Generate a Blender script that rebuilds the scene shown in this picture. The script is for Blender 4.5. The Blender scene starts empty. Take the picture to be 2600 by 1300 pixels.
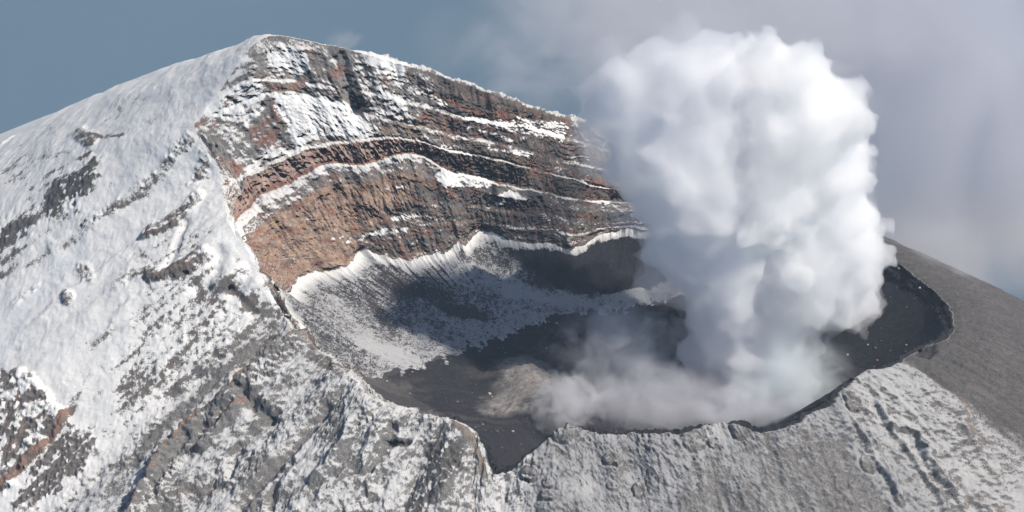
import bpy, math, time
import numpy as np
T0 = time.time()
def log(m): print('[%.1fs] %s' % (time.time() - T0, m))
sc = bpy.context.scene
COL = sc.collection
# ------------------------------------------------------------------ camera
PITCH = math.radians(28.0)
DIST = 3000.0
HFOV = math.radians(24.5)
CAM = np.array([0.0, -DIST * math.cos(PITCH), DIST * math.sin(PITCH)])
FWD = np.array([0.0, math.cos(PITCH), -math.sin(PITCH)])
UPV = np.array([0.0, math.sin(PITCH), math.cos(PITCH)])
FPX = 1300.0 / math.tan(HFOV / 2)
cd = bpy.data.cameras.new('camera')
cd.sensor_width = 36.0
cd.lens = 18.0 / math.tan(HFOV / 2)
cd.clip_start = 5.0
cd.clip_end = 80000.0
cam = bpy.data.objects.new('camera', cd)
COL.objects.link(cam)
cam.location = CAM
cam.rotation_euler = (math.pi / 2 - PITCH, 0, 0)
sc.camera = cam
# ------------------------------------------------------------------ world, sun, exposure
SUN_EL = math.radians(52.0)
SUN_AZ = math.radians(-20.0)          # anticlockwise from +X (towards +Y)
sun_dir = np.array([math.cos(SUN_EL) * math.cos(SUN_AZ), math.cos(SUN_EL) * math.sin(SUN_AZ), math.sin(SUN_EL)])
w = bpy.data.worlds.new('World'); sc.world = w; w.use_nodes = True
wn = w.node_tree; wn.nodes.clear()
sky = wn.nodes.new('ShaderNodeTexSky'); sky.sky_type = 'NISHITA'; sky.sun_disc = False
sky.sun_elevation = SUN_EL
sky.sun_rotation = math.pi / 2 - SUN_AZ
sky.altitude = 5000; sky.air_density = 1.0; sky.dust_density = 1.0
bg = wn.nodes.new('ShaderNodeBackground'); bg.inputs['Strength'].default_value = 0.085
wo = wn.nodes.new('ShaderNodeOutputWorld')
wn.links.new(sky.outputs[0], bg.inputs[0]); wn.links.new(bg.outputs[0], wo.inputs[0])
sd = bpy.data.lights.new('sun', 'SUN'); sd.energy = 4.6; sd.angle = math.radians(0.5); sd.color = (1.0, 0.93, 0.84)
so = bpy.data.objects.new('sun', sd); COL.objects.link(so)
from mathutils import Vector
so.rotation_euler = Vector(sun_dir).to_track_quat('Z', 'Y').to_euler()
sc.view_settings.view_transform = 'Standard'
sc.view_settings.look = 'None'
sc.view_settings.exposure = 0.17
sc.view_settings.gamma = 1.0
sc.view_settings.use_curve_mapping = False
cy = sc.cycles
cy.max_bounces = 40; cy.diffuse_bounces = 3; cy.volume_bounces = 36; cy.glossy_bounces = 1
cy.volume_step_rate = 1.0; cy.volume_max_steps = 256
cy.use_denoising = True
QUICK = False

# ------------------------------------------------------------------ helpers
def proj(P):
    d = P - CAM
    zc = d @ FWD
    return 1300 + FPX * d[..., 0] / zc, 650 - FPX * (d @ UPV) / zc, zc
def unproj(px, py, z):
    r = FWD + np.array([(px - 1300) / FPX, 0, 0]) + UPV * ((650 - py) / FPX)
    t = (z - CAM[2]) / r[2]
    return CAM + r * t
def sstep(a, b, x):
    t = np.clip((x - a) / (b - a), 0, 1)
    return t * t * (3 - 2 * t)
f32 = np.float32
_rng = np.random.RandomState(7)
_perm = _rng.permutation(512).astype(np.int32)
_perm = np.concatenate([_perm, _perm, _perm[:8]])
_g = _rng.normal(size=(512, 3)); _g /= np.linalg.norm(_g, axis=1)[:, None]; _g = _g.astype(f32)
def perlin(x, y, z):
    x = np.asarray(x, f32); y = np.asarray(y, f32); z = np.asarray(z, f32)
    out = np.empty(x.shape, f32)
    n = x.size; xf = x.ravel(); yf = y.ravel(); zf = z.ravel(); of = out.ravel()
    CH = 200000
    for a in range(0, n, CH):
        xx = xf[a:a+CH]; yy = yf[a:a+CH]; zz = zf[a:a+CH]
        ix = np.floor(xx); iy = np.floor(yy); iz = np.floor(zz)
        fx = xx - ix; fy = yy - iy; fz = zz - iz
        ix = ix.astype(np.int32) & 511; iy = iy.astype(np.int32) & 511; iz = iz.astype(np.int32) & 511
        u = fx*fx*fx*(fx*(fx*6-15)+10); v = fy*fy*fy*(fy*(fy*6-15)+10); w_ = fz*fz*fz*(fz*(fz*6-15)+10)
        r = 0
        for dx in (0, 1):
            px_ = _perm[(ix + dx) & 511]; wx = u if dx else 1-u; gx = fx - dx
            for dy in (0, 1):
                py_ = _perm[(px_ + iy + dy) & 511]; wy = v if dy else 1-v; gy = fy - dy
                for dz in (0, 1):
                    g = _g[_perm[(py_ + iz + dz) & 511]]
                    wz = w_ if dz else 1-w_
                    r = r + wx*wy*wz*(g[:, 0]*gx + g[:, 1]*gy + g[:, 2]*(fz - dz))
        of[a:a+CH] = r
    return of.reshape(x.shape) * 1.6
def fbm(x, y, z, octv=4, gain=0.5, ridge=False):
    s = 0; a = 1.0; tot = 0; f = 1.0
    for i in range(octv):
        n = perlin(x*f + 17.3*i, y*f - 9.1*i, z*f + 5.7*i)
        if ridge: n = 1 - 2*np.abs(n)
        s = s + a*n; tot += a; a *= gain; f *= 2.03
    return s / tot
def gsm(a, sig):     # periodic gaussian smoothing along a 1-D array (sigma in samples)
    k = int(max(1, sig*3)); t = np.arange(-k, k+1); kk = np.exp(-t*t/(2*sig*sig)); kk /= kk.sum()
    return np.convolve(np.concatenate([a[-k:], a, a[:k]]), kk, 'valid')

# ------------------------------------------------------------------ the crater's guiding lines
KX, KY = 100.0, -130.0
def polar(pts):
    P = np.array([unproj(*p) for p in pts])
    th = np.arctan2(P[:, 1]-KY, P[:, 0]-KX)
    r = np.hypot(P[:, 0]-KX, P[:, 1]-KY)
    return th, r, P[:, 2]
def periodic(th, val, q):
    o = np.argsort(th); th = th[o]; val = val[o]
    t = np.concatenate([th - 2*math.pi, th, th + 2*math.pi]); v = np.concatenate([val]*3)
    return np.interp(q, t, v)
RIM = [(725,800,-30),(690,745,-8),(655,690,12),(632,640,30),(600,600,45),(578,560,60),(567,500,75),(563,440,92),(530,385,115),
 (490,325,140),(530,265,165),(580,205,195),(615,150,222),(650,100,245),(672,82,250),(720,92,246),(800,108,238),(870,122,230),
 (950,145,220),(1050,172,205),(1150,205,185),(1250,240,165),(1350,275,140),(1430,300,120),(1500,325,100),(1600,370,75),
 (1750,430,45),(1900,490,20),(2050,550,0),(2150,590,-10),(2250,645,-20),(2320,700,-22),(2385,750,-22),(2415,790,-22),
 (2425,830,-24),(2405,862,-26),(2350,880,-27),(2312,900,-28),(2280,925,-25),(2245,935,-24),(2210,938,-24),(2175,955,-28),
 (2150,985,-34),(2122,1000,-38),(2110,1030,-44),(2060,1045,-48),(2030,1070,-52),(1990,1088,-56),(1930,1100,-58),
 (1880,1085,-54),(1830,1070,-50),(1790,1078,-52),(1750,1098,-56),(1680,1102,-58),(1600,1100,-60),(1540,1105,-61),
 (1500,1095,-60),(1470,1085,-58),(1440,1080,-57),(1410,1095,-62),(1390,1115,-68),(1350,1150,-80),(1310,1185,-92),
 (1285,1200,-97),(1255,1205,-98),(1240,1175,-90),(1232,1140,-82),(1215,1100,-72),(1180,1080,-64),(1130,1062,-60),
 (1090,1058,-58),(1060,1045,-56),(1000,1032,-54),(960,1020,-52),(930,1000,-50),(910,970,-48),(880,935,-46),(830,900,-42),
 (780,870,-38),(755,845,-35),(740,820,-32)]
INNER = [(724,790,-38),(722,770,-38),(735,745,-36),(760,712,-34),(800,695,-33),(850,690,-32),(880,683,-31),(900,662,-28),(912,645,-24),
 (928,634,-17),(945,648,-24),(1000,665,-32),(1040,670,-34),(1080,655,-32),(1130,650,-30),(1150,634,-24),(1162,616,-16),
 (1175,634,-24),(1200,610,-20),(1220,592,-18),(1245,598,-20),(1265,602,-20),(1290,615,-24),(1330,622,-26),(1400,625,-28),
 (1450,640,-32),(1480,628,-29),(1510,608,-25),(1560,592,-22),(1610,590,-20),(1640,597,-22),(1750,600,-24),(1900,635,-30)]
FLOOR = [(900,985,-104),(950,965,-104),(1000,950,-104),(1100,915,-103),(1200,885,-102),(1300,840,-101),(1400,805,-100),
 (1550,790,-100),(1700,760,-100),(1850,760,-102),(1980,800,-104),(2060,880,-108),(2080,960,-112)]
# sample the angle so that steps along the rim are about equal
NTH = 1900
tq = np.linspace(-math.pi, math.pi, 20001)
th, r, z = polar(RIM)
rr = gsm(periodic(th, r, tq[:-1]), 60) + 150
xx = rr*np.cos(tq[:-1]); yy = rr*np.sin(tq[:-1])
wgt = np.hypot(np.diff(xx, append=xx[:1]), np.diff(yy, append=yy[:1]))
hid = sstep(0.25, 0.5, tq[:-1]) * (1 - sstep(1.15, 1.35, tq[:-1]))       # right back, behind the steam
wgt *= 1 - 0.55*hid
cum = np.concatenate([[0], np.cumsum(wgt)]); cum /= cum[-1]
TH = np.interp(np.linspace(0, 1, NTH+1)[:-1], cum, tq)
rim_r = periodic(*polar(RIM)[:2], TH); rim_z = periodic(th, z, TH)
_pk = math.atan2(unproj(660,85,248)[1]-KY, unproj(660,85,248)[0]-KX)
_wp = np.exp(-((np.mod(TH-_pk+math.pi, 2*math.pi)-math.pi)/.09)**2)
rim_r = gsm(rim_r, 1.5)*(1-_wp) + gsm(rim_r, 16)*_wp; rim_z = gsm(rim_z, 1.5)*(1-_wp) + (gsm(rim_z, 12)+1)*_wp
_s = np.cumsum(np.ones(NTH))*1.6
_rn = perlin(_s/22, _s*0+3.3, _s*0) + .6*perlin(_s/9, _s*0+7.3, _s*0) + .4*perlin(_s/4.2, _s*0+1.3, _s*0)
_rn2 = perlin(_s/16, _s*0+13.3, _s*0) + .6*perlin(_s/7, _s*0+17.3, _s*0) + .5*perlin(_s/3.3, _s*0+1.8, _s*0)
JR_ = 2.4*_rn*(1-_wp); JZ_ = 1.8*_rn2*(1-_wp)
rim_r = rim_r + JR_; rim_z = rim_z + JZ_
thi, ri, zi = polar(INNER)
in_r = periodic(thi, ri, TH); in_z = periodic(thi, zi, TH)
# angular interval in which the inner rim was traced (from the notch over the back wall)
a0 = polar([(1900,635,-30)])[0][0]; a1 = thi[0]
def inside(t, lo, hi, soft):
    lo2 = np.mod(t - lo, 2*math.pi); span = np.mod(hi - lo, 2*math.pi)
    return sstep(0, soft, lo2) * (1 - sstep(span - soft*0.2, span, lo2)) * (lo2 <= span)
wi = inside(TH, a0, a1, 0.35)
in_r = wi*in_r + (1-wi)*(rim_r - 14); in_z = wi*in_z + (1-wi)*(rim_z - 12)
in_r0 = in_r; in_z0 = in_z
in_r = in_r + wi*(2.4*perlin(_s/15+4, _s*0+3.3, _s*0) + 1.3*perlin(_s/6+4, _s*0+9.3, _s*0)); in_z = in_z + wi*(2.0*perlin(_s/13+4, _s*0+23.3, _s*0) + 1.0*perlin(_s/5+4, _s*0+3.3, _s*0))
in_r = np.minimum(in_r, rim_r - 3)
in_z = np.minimum(in_z, rim_z - 2)
thf, rf, zf_ = polar(FLOOR)
fl_r = periodic(thf, rf, TH); fl_z = periodic(thf, zf_, TH)
b0 = thf[-1]; b1 = thf[0]
wf = inside(TH, b0, b1, 0.25)
fl_r = wf*fl_r + (1-wf)*(rim_r - 95); fl_z = wf*fl_z + (1-wf)*(np.minimum(-108, rim_z-50))
fl_r = gsm(np.minimum(fl_r, in_r - 25), 14); fl_z = gsm(fl_z, 30)
# outward directions of the outer flank, given at points of the rim: (px, py, z, dirx, diry, slope)
OUT = [(725,800,-30,-1,-.75,31,31),(600,600,45,-1,-.45,32,32),(563,440,92,-1,-.12,27,31),(490,325,140,-1,.25,18,29),(615,150,222,-.85,.5,17,29),
 (672,82,250,-.5,.85,17,29),(870,122,230,-.05,1,33,35),(1250,240,165,.15,1,34,37),(1900,490,20,.5,.86,30,37),(2150,590,-10,.7,.7,19,37),
 (2320,700,-22,.9,.45,11,35),(2415,790,-22,1,.1,12,33),(2405,862,-26,1,-.2,16,31),(2312,900,-28,.95,-.42,22,30),(2245,935,-24,.8,-.72,30,31),
 (2110,1030,-44,.5,-.9,34,34),(1830,1070,-50,.25,-1,35,35),(1540,1105,-61,.08,-1,34,34),(1310,1185,-92,-.1,-1,31,31),
 (1232,1140,-82,-.35,-1,32,32),(1000,1032,-54,-.65,-.9,32,32),(880,935,-46,-.85,-.8,31,31)]
tho, ro, zo = polar([o[:3] for o in OUT])
dirs = np.array([[o[3], o[4]] for o in OUT], float)
ang = np.arctan2(dirs[:, 1], dirs[:, 0])
o_ = np.argsort(tho); tho = tho[o_]; ang = np.unwrap(ang[o_]); slp = np.array([o[5] for o in OUT], float)[o_]; slp2 = np.array([o[6] for o in OUT], float)[o_]
tt = np.concatenate([tho-2*math.pi, tho, tho+2*math.pi]); aa = np.concatenate([ang-2*math.pi, ang, ang+2*math.pi])
OUTA = gsm(np.interp(TH, tt, aa) - TH, 25) + TH
OUTS = gsm(np.interp(TH, tt, np.concatenate([slp]*3)), 25); OUTS2 = gsm(np.interp(TH, tt, np.concatenate([slp2]*3)), 25)
rs_r = gsm(rim_r, 22); rs_z = gsm(rim_z, 14)

in_rs = gsm(in_r, 26); in_zs = gsm(in_z, 26); in_rm = gsm(np.minimum(in_r0, rim_r-3), 5); in_zm = gsm(in_z0, 5); rw_r = gsm(rim_r, 26); rw_z = gsm(rim_z, 12)
# ------------------------------------------------------------------ the grid (rows from the floor's centre outwards)
N_FL, N_IN, N_WA, N_OU = 64, 96, 200, 290
far = 440 * (1.105 ** np.arange(1, 30))
rows = []; KIND = []; FR = []
ct, st = np.cos(TH), np.sin(TH)
CZ = -128.0
for i in range(N_FL):
    f = 0.0005 + 0.9995 * i / N_FL
    rows.append(np.stack([KX + fl_r*f*ct, KY + fl_r*f*st, CZ + (fl_z-CZ)*f**2.2], 1)); KIND.append(0); FR.append(f)
for i in range(N_IN):
    f = i / N_IN
    r_ = fl_r + (in_rs - fl_r) * f + (in_rm - in_rs) * f**2.5 + (in_r - in_rm)*f**14
    z_ = fl_z + (in_zs - fl_z) * (0.72*f + 0.28*f*f) + (in_zm - in_zs) * f**2.5 + (in_z - in_zm)*f**14
    rows.append(np.stack([KX + r_*ct, KY + r_*st, z_], 1)); KIND.append(1); FR.append(f)
for i in range(N_WA + 1):
    f = i / N_WA
    r_ = in_rs + (rw_r - in_rs)*f + (in_r - in_rs)*(1-f)**5 + (rim_r - rw_r)*f**4
    z_ = in_zs + (rw_z - in_zs)*f + (in_z - in_zs)*(1-f)**5 + (rim_z - rw_z)*f**4
    rows.append(np.stack([KX + r_*ct, KY + r_*st, z_], 1)); KIND.append(2); FR.append(f)
def outer(d):
    bl = sstep(0, 110, d); jb = sstep(16, 0, d)
    r0 = rim_r - JR_; z0 = rim_z - JZ_
    r_ = r0 + (rs_r - r0)*bl + JR_*jb; z_ = z0 + (rs_z - z0)*bl + JZ_*jb
    x_ = KX + r_*ct + d*np.cos(OUTA); y_ = KY + r_*st + d*np.sin(OUTA)
    t1 = np.tan(np.radians(OUTS)); t2 = np.tan(np.radians(OUTS2))
    dd = d if d < 1200 else 1200 + (d-1200)*0.75
    e = 90*(1-math.exp(-dd/90))
    return np.stack([x_, y_, z_ - t1*e - t2*(dd-e)], 1)
ds = list(np.linspace(0, 440, N_OU + 1)[1:]) + list(far)
for d in ds:
    rows.append(outer(d)); KIND.append(3); FR.append(d)
P = np.stack(rows, 0).astype(np.float64)      # (rows, theta, 3)
KIND = np.array(KIND); FR = np.array(FR)
NR = P.shape[0]
OFFS = {k: np.where(KIND == k)[0][0] for k in range(4)}
log('base grid %s' % (P.shape,))

# ------------------------------------------------------------------ base normals, projection buffer
def grid_normals(Q):
    du = np.roll(Q, -1, 1) - np.roll(Q, 1, 1)
    dv = np.gradient(Q, axis=0)
    n = np.cross(du, dv)
    n /= np.maximum(np.linalg.norm(n, axis=2, keepdims=True), 1e-9)
    return np.where(n[..., 2:3] < 0, -n, n)
NB = grid_normals(P)
def blur2(A, k):          # box blur, periodic in theta
    for _ in range(2):
        c = np.cumsum(np.concatenate([A[:, -k:], A, A[:, :k]], 1), 1)
        c = np.concatenate([np.zeros_like(c[:, :1]), c], 1)
        A = (c[:, 2*k+1:] - c[:, :-2*k-1]) / (2*k+1)
    return A
NBs = np.stack([blur2(NB[..., k], 6) for k in range(3)], -1)
NBs /= np.linalg.norm(NBs, axis=2, keepdims=True)
px, py, zc = proj(P)
MX, MY = 300, 200
BW, BH = (2600+2*MX)//2, (1300+2*MY)//2
bx = ((px+MX)/2).astype(int); by = ((py+MY)/2).astype(int)
ok = (bx >= 0) & (bx < BW) & (by >= 0) & (by < BH)
fi = np.nonzero(ok.ravel())[0]
o_ = np.argsort(-zc.ravel()[fi]); fi = fi[o_]
BUF = -np.ones(BW*BH, np.int64)
BUF[(by.ravel()[fi])*BW + bx.ravel()[fi]] = fi
BUF = BUF.reshape(BH, BW)
zcf = zc.ravel()
def hit_i(x, y):
    cx = int((x+MX)/2); cy_ = int((y+MY)/2)
    for rad in (2, 5, 10, 20):
        ys = slice(max(0, cy_-rad), cy_+rad+1); xs = slice(max(0, cx-rad), cx+rad+1)
        b = BUF[ys, xs].ravel(); b = b[b >= 0]
        if len(b):
            # nearest in the picture, among those not hidden behind something much closer
            d = np.hypot(px.ravel()[b]-x, py.ravel()[b]-y)
            zn = zcf[b][d < d.min()+4].min()
            b2 = b[zcf[b] < zn + 40]; d = np.hypot(px.ravel()[b2]-x, py.ravel()[b2]-y)
            return b2[np.argmin(d)]
    raise ValueError('no surface at %s %s' % (x, y))
Pf = P.reshape(-1, 3)
NBf = NBs.reshape(-1, 3)
JCUT = int(np.argmin(np.abs(TH - 0.8)))
II, JJ = np.meshgrid(np.arange(NR), np.arange(NTH), indexing='ij')
JR = (JJ - JCUT) % NTH

X, Y, Z = P[..., 0], P[..., 1], P[..., 2]
# running lengths: U along the rim, V down the fall line (0 on the rim, positive outwards)
Ulen = np.concatenate([[0], np.cumsum(np.hypot(np.diff(KX + rw_r*ct), np.diff(KY + rw_r*st)))])
U = np.broadcast_to(((Ulen - Ulen[JCUT]) % (Ulen[-1]+1.5))[None, :], (NR, NTH))
seg = np.linalg.norm(np.diff(P, axis=0), axis=2)
V = np.concatenate([np.zeros((1, NTH)), np.cumsum(seg, 0)], 0)
V = V - V[OFFS[3]-1][None]
K = np.broadcast_to(KIND[:, None], (NR, NTH))
F = np.broadcast_to(FR[:, None], (NR, NTH))
isW, isO, isI, isF = K == 2, K == 3, K == 1, K == 0
WX = fbm(X/16, Y/16, Z/16, 4); WY = fbm(X/16+50, Y/16, Z/16, 4); WZ = fbm(X/16, Y/16+80, Z/16, 4)
Wf = np.stack([WX, WY, WZ], -1).reshape(-1, 3)
n40 = fbm(X/45, Y/45, Z/45, 4)
n14 = fbm(X/15+9, Y/15, Z/15, 4)
n5 = fbm(X/5.5, Y/5.5+3, Z/5.5, 3); n2 = fbm(X/2.7, Y/2.7+3, Z/2.7+9, 2)
log('noise base')

def stroke(pts, maxd, warp=0.0):
    S_ = np.array([Pf[hit_i(*p)] for p in pts])
    lo = S_.min(0) - maxd - warp; hi = S_.max(0) + maxd + warp
    m = np.all((Pf > lo) & (Pf < hi), axis=1)
    ids = np.nonzero(m)[0]
    Q = Pf[ids] + Wf[ids]*warp
    N = NBf[ids]
    D_ = np.full(len(ids), 1e9); SD = np.zeros(len(ids)); T_ = np.zeros(len(ids))
    n = len(S_)-1
    for k in range(n):
        a, b = S_[k], S_[k+1]; ab = b-a; L2 = max(ab@ab, 1e-6)
        t = np.clip(((Q-a)@ab)/L2, 0, 1)
        v = Q - (a + t[:, None]*ab)
        d = np.linalg.norm(v, axis=1)
        s_ = np.einsum('ij,ij->i', np.cross(ab[None], v), N)
        u = d < D_
        D_[u] = d[u]; SD[u] = np.sign(s_[u]); T_[u] = (k+t[u])/n
    k = D_ < maxd
    return ids[k], D_[k], SD[k], T_[k]
def polym(pts, soft=4.0, warp=6.0):
    H = [divmod(int(hit_i(*p)), NTH) for p in pts]
    pi = np.array([h[0] for h in H], float); pj = np.array([(h[1]-JCUT) % NTH for h in H], float)
    mg = int(soft + warp*1.5 + 4)
    i0, i1 = int(max(0, pi.min()-mg)), int(min(NR, pi.max()+mg))
    j0, j1 = int(max(0, pj.min()-mg)), int(min(NTH, pj.max()+mg))
    jj = (np.arange(j0, j1) + JCUT) % NTH
    gi = np.arange(i0, i1)[:, None] + WX[i0:i1][:, jj]*warp
    gj = np.arange(j0, j1)[None, :] + WY[i0:i1][:, jj]*warp
    ins = np.zeros(gi.shape, bool); dm = np.full(gi.shape, 1e9)
    n = len(pi)
    for k in range(n):
        a_i, a_j, b_i, b_j = pi[k], pj[k], pi[(k+1) % n], pj[(k+1) % n]
        c = ((a_i > gi) != (b_i > gi))
        with np.errstate(divide='ignore', invalid='ignore'):
            c &= gj < (b_j-a_j)*(gi-a_i)/(b_i-a_i+1e-12) + a_j
        ins ^= c
        ei, ej = b_i-a_i, b_j-a_j; L2 = max(ei*ei+ej*ej, 1e-6)
        t = np.clip(((gi-a_i)*ei + (gj-a_j)*ej)/L2, 0, 1)
        dm = np.minimum(dm, np.hypot(gi-a_i-t*ei, gj-a_j-t*ej))
    sd_ = np.where(ins, dm, -dm)*1.4
    m = np.zeros((NR, NTH), f32)
    m[i0:i1][:, jj] = 0
    sub = sstep(-soft, soft, sd_)
    mm = m[i0:i1]; mm[:, jj] = sub
    return m

# channels
D = np.zeros((NR, NTH)); S = np.zeros((NR, NTH))
ROCK = np.zeros((NR, NTH, 3)); COAT = np.zeros((NR, NTH, 3))
Df, Sf = D.reshape(-1), S.reshape(-1); Rf = ROCK.reshape(-1, 3); Cf = COAT.reshape(-1, 3)
n5f = n5.reshape(-1); n14f = n14.reshape(-1)
def mixc(A, c, wgt_):
    A += (np.array(c) - A) * np.clip(wgt_, 0, 1)[..., None]
def bump(pts, w_, h, warp=3.0, p=1.0):
    i, d, s_, t = stroke(pts, w_, warp); Df[i] += h*sstep(1, 0, d/w_)**p
def ridge(pts, wl, wr, h, warp=3.0, taper=True):
    i, d, s_, t = stroke(pts, max(wl, wr), warp)
    x = np.where(s_ > 0, d/wl, d/wr); tp = sstep(0, .12, t)*sstep(1, .88, t) if taper else 1
    Df[i] += h*np.clip(1-x, 0, 1)**1.3*tp
def snow(pts, w_, ds, warp=5.0, hard=1.0):
    i, d, s_, t = stroke(pts, w_, warp); Sf[i] += ds*np.clip(sstep(1, 0, d/w_)*hard, 0, 1)
def side(pts, w_, sgn, ds, col=None, cs=0.8, warp=3.0):
    i, d, s_, t = stroke(pts, w_, warp); m = (s_*sgn > 0)*sstep(1, .3, d/w_)*np.clip(.75 + 1.3*n5f[i] + .8*n14f[i], 0, 1)
    Sf[i] += ds*m
    if col is not None: Rf[i] += (np.array(col)-Rf[i])*(m*cs)[:, None]
def tint(pts, w_, c, st_=1.0, warp=5.0, coat=False):
    i, d, s_, t = stroke(pts, w_, warp); A = Cf if coat else Rf
    A[i] += (np.array(c)-A[i])*np.clip(st_*sstep(1, 0, d/w_)*np.clip(.6 + 1.5*n5f[i] + 1.2*n14f[i], 0, 1.1), 0, 1)[:, None]

# ================================================================== COLOURS (albedos; some dark places below carry painted shade)
C_SNOW = (.82, .81, .79); C_DUSTY = (.36, .355, .35); C_ROCK = (.15, .132, .12); C_DARK = (.062, .058, .06)
C_BROWN = (.19, .12, .085); C_ORANGE = (.40, .27, .20); C_RED = (.25, .11, .075); C_GOLD = (.46, .30, .13); C_ASH = (.125, .115, .108)
ROCK[:] = C_ROCK; COAT[:] = C_SNOW
# ------------------------------------------------------------------ outer flanks
def thw(p0, p1, soft=0.1):         # weight of the angular sector between two rim points, clockwise in the picture
    t0 = math.atan2(unproj(*p0)[1]-KY, unproj(*p0)[0]-KX); t1 = math.atan2(unproj(*p1)[1]-KY, unproj(*p1)[0]-KX)
    span = (t0 - t1) % (2*math.pi); x = (t0 - TH) % (2*math.pi)
    w_ = sstep(0, soft, x)*(1 - sstep(span-soft, span, x))*(x <= span)
    return np.broadcast_to(w_[None, :], (NR, NTH))
wLeft = thw((725,800,-30), (950,145,220), .05)
wRight = thw((2050,550,0), (2285,925,-25), .04)      # ash slope
wFront = 1 - np.clip(wLeft + wRight, 0, 1)
frR = thw((2405,862,-26), (1300,1190,-95), .12)       # dusty right part of the front
streak = fbm(U/5.0, V/60.0, 0*U, 4); streak2 = fbm(U/16.0+40, V/130.0, 0*U, 4)
Vp = np.clip(V, 0, None)
lumps = fbm(X/8.5, Y/8.5, Z/8.5+4, 4, ridge=True)
crust = fbm(X/17, Y/17+20, Z/17, 4, .55, ridge=True)
fadeRim = sstep(0, 12, Vp)
# relief
D += isO*(3.0*n40 + 1.0*n14)*fadeRim
D += isO*wLeft*(0.5*n5 + .3*n2 + 2.0*streak2*fadeRim + .5*streak + 4*fadeRim*fbm(U/34+3, V/220, 0*U, 3) + .8*np.clip(lumps, 0, 1)*sstep(-.1, .3, n40))
crag = .6*fbm(U/17+3, V/46, 0*U, 5, .6, ridge=True) + .5*fbm(X/26+3, Y/26, Z/20, 5, .6, ridge=True)
lump4 = fbm(X/4.6, Y/4.6, Z/4.6+4, 2, .5, ridge=True)
wCr = wFront*np.clip(1 - .45*frR, 0, 1)
rgh = np.clip(.55 + 1.9*n40, .12, 1.6)
D += isO*wCr*(1.0*rgh*n5 + .55*n2 + 5.5*np.clip(crag, 0, 1)**1.2 + 12*fadeRim*fbm(U/42+7, V/230, 0*U, 3) + 3*fadeRim*fbm(U/15+1, V/110, 0*U, 3, .5, ridge=True) + rgh*(2.2*np.clip(lumps, 0, 1) + 1.0*np.clip(lump4, 0, 1)) + 2.0*streak2*fadeRim)
D += isO*wFront*frR*(2.2*np.clip(crust-.15, 0, 1) + rgh*(1.0*np.clip(lumps, 0, 1) + .5*np.clip(lump4, 0, 1)) + .4*n2 + .9*n5 + 5*fadeRim*fbm(U/50+7, V/200, 0*U, 3))
D += isO*wRight*(3.5*fbm(U/30+5, V/240, 0*U, 4, .5, ridge=True)*fadeRim + .5*n5 + 1.1*streak + 1.0*lumps + 2*streak2)
D += isO*(FR[:, None] > 400)*0
# snow cover and dust
S += isO*(wLeft*(.86 + .26*n40 + .18*n14 + .26*streak + .14*n5 + .12*streak2) + wFront*(.60 - .10*n40 + .22*streak2 + .16*streak + .16*n14 + .12*n5) + wRight*(.45 + .22*streak + .16*n40 + .14*n5 - .2*sstep(60, 10, Vp)))
mixc(COAT, (.30, .30, .305), isO*wFront*frR*(.97 + .3*n40))
mixc(COAT, (.47, .468, .465), isO*wFront*(1-frR)*.75)
mixc(COAT, (.74, .735, .72), isO*wLeft*.85)
mixc(COAT, (.135, .122, .116), isO*wRight)
mixc(ROCK, (.085, .078, .074), isO*wRight)
mixc(ROCK, (.175, .168, .16), isO*wFront*.9)
# ------------------------------------------------------------------ inner wall: strata
STRATA = [
 [(545,250),(600,215),(660,200),(700,205),(780,212),(860,222),(950,235),(1050,255),(1150,290),(1250,310),(1330,312),(1430,345)],
 [(495,335),(560,285),(620,262),(690,240),(760,240),(830,258),(890,280),(950,300),(1050,325),(1150,350),(1300,375),(1430,410)],
 [(585,520),(616,479),(663,436),(733,401),(810,378),(888,362),(966,353),(1005,349),(1060,358),(1150,385),(1300,415),(1450,455),(1530,480)],
 [(592,580),(612,545),(640,518),(686,487),(741,463),(791,436),(830,417),(888,421),(946,413),(1005,394),(1043,386),(1075,400),(1150,440),(1240,460),(1400,490),(1530,512)],
 [(618,640),(640,592),(690,545),(741,515),(800,480),(850,462),(900,458),(950,448),(1005,432),(1060,430),(1120,465),(1240,490),(1400,512),(1540,540)],
 [(650,690),(700,620),(772,560),(849,525),(900,505),(960,500),(1040,510),(1130,520),(1240,530),(1400,545),(1560,570)],
 [(690,735),(740,660),(820,610),(900,570),(980,550),(1060,560),(1130,570),(1240,565),(1400,580),(1560,580)],
]
QK = [1, 2, 3, 4, 4.7, 5.4, 6.2]
fs = []
for line in STRATA:
    h = [divmod(int(hit_i(*p)), NTH) for p in line]
    tj = np.array([(b-JCUT) % NTH for a, b in h], float); fv = np.array([min(max((a-OFFS[2])/N_WA, 0), 1) for a, b in h])
    oo = np.argsort(tj); tj, fv = tj[oo], fv[oo]
    jr = (np.arange(NTH)-JCUT) % NTH
    v = np.interp(jr, tj, fv)
    fs.append(gsm(v, 4))
fs = np.array(fs)
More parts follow.
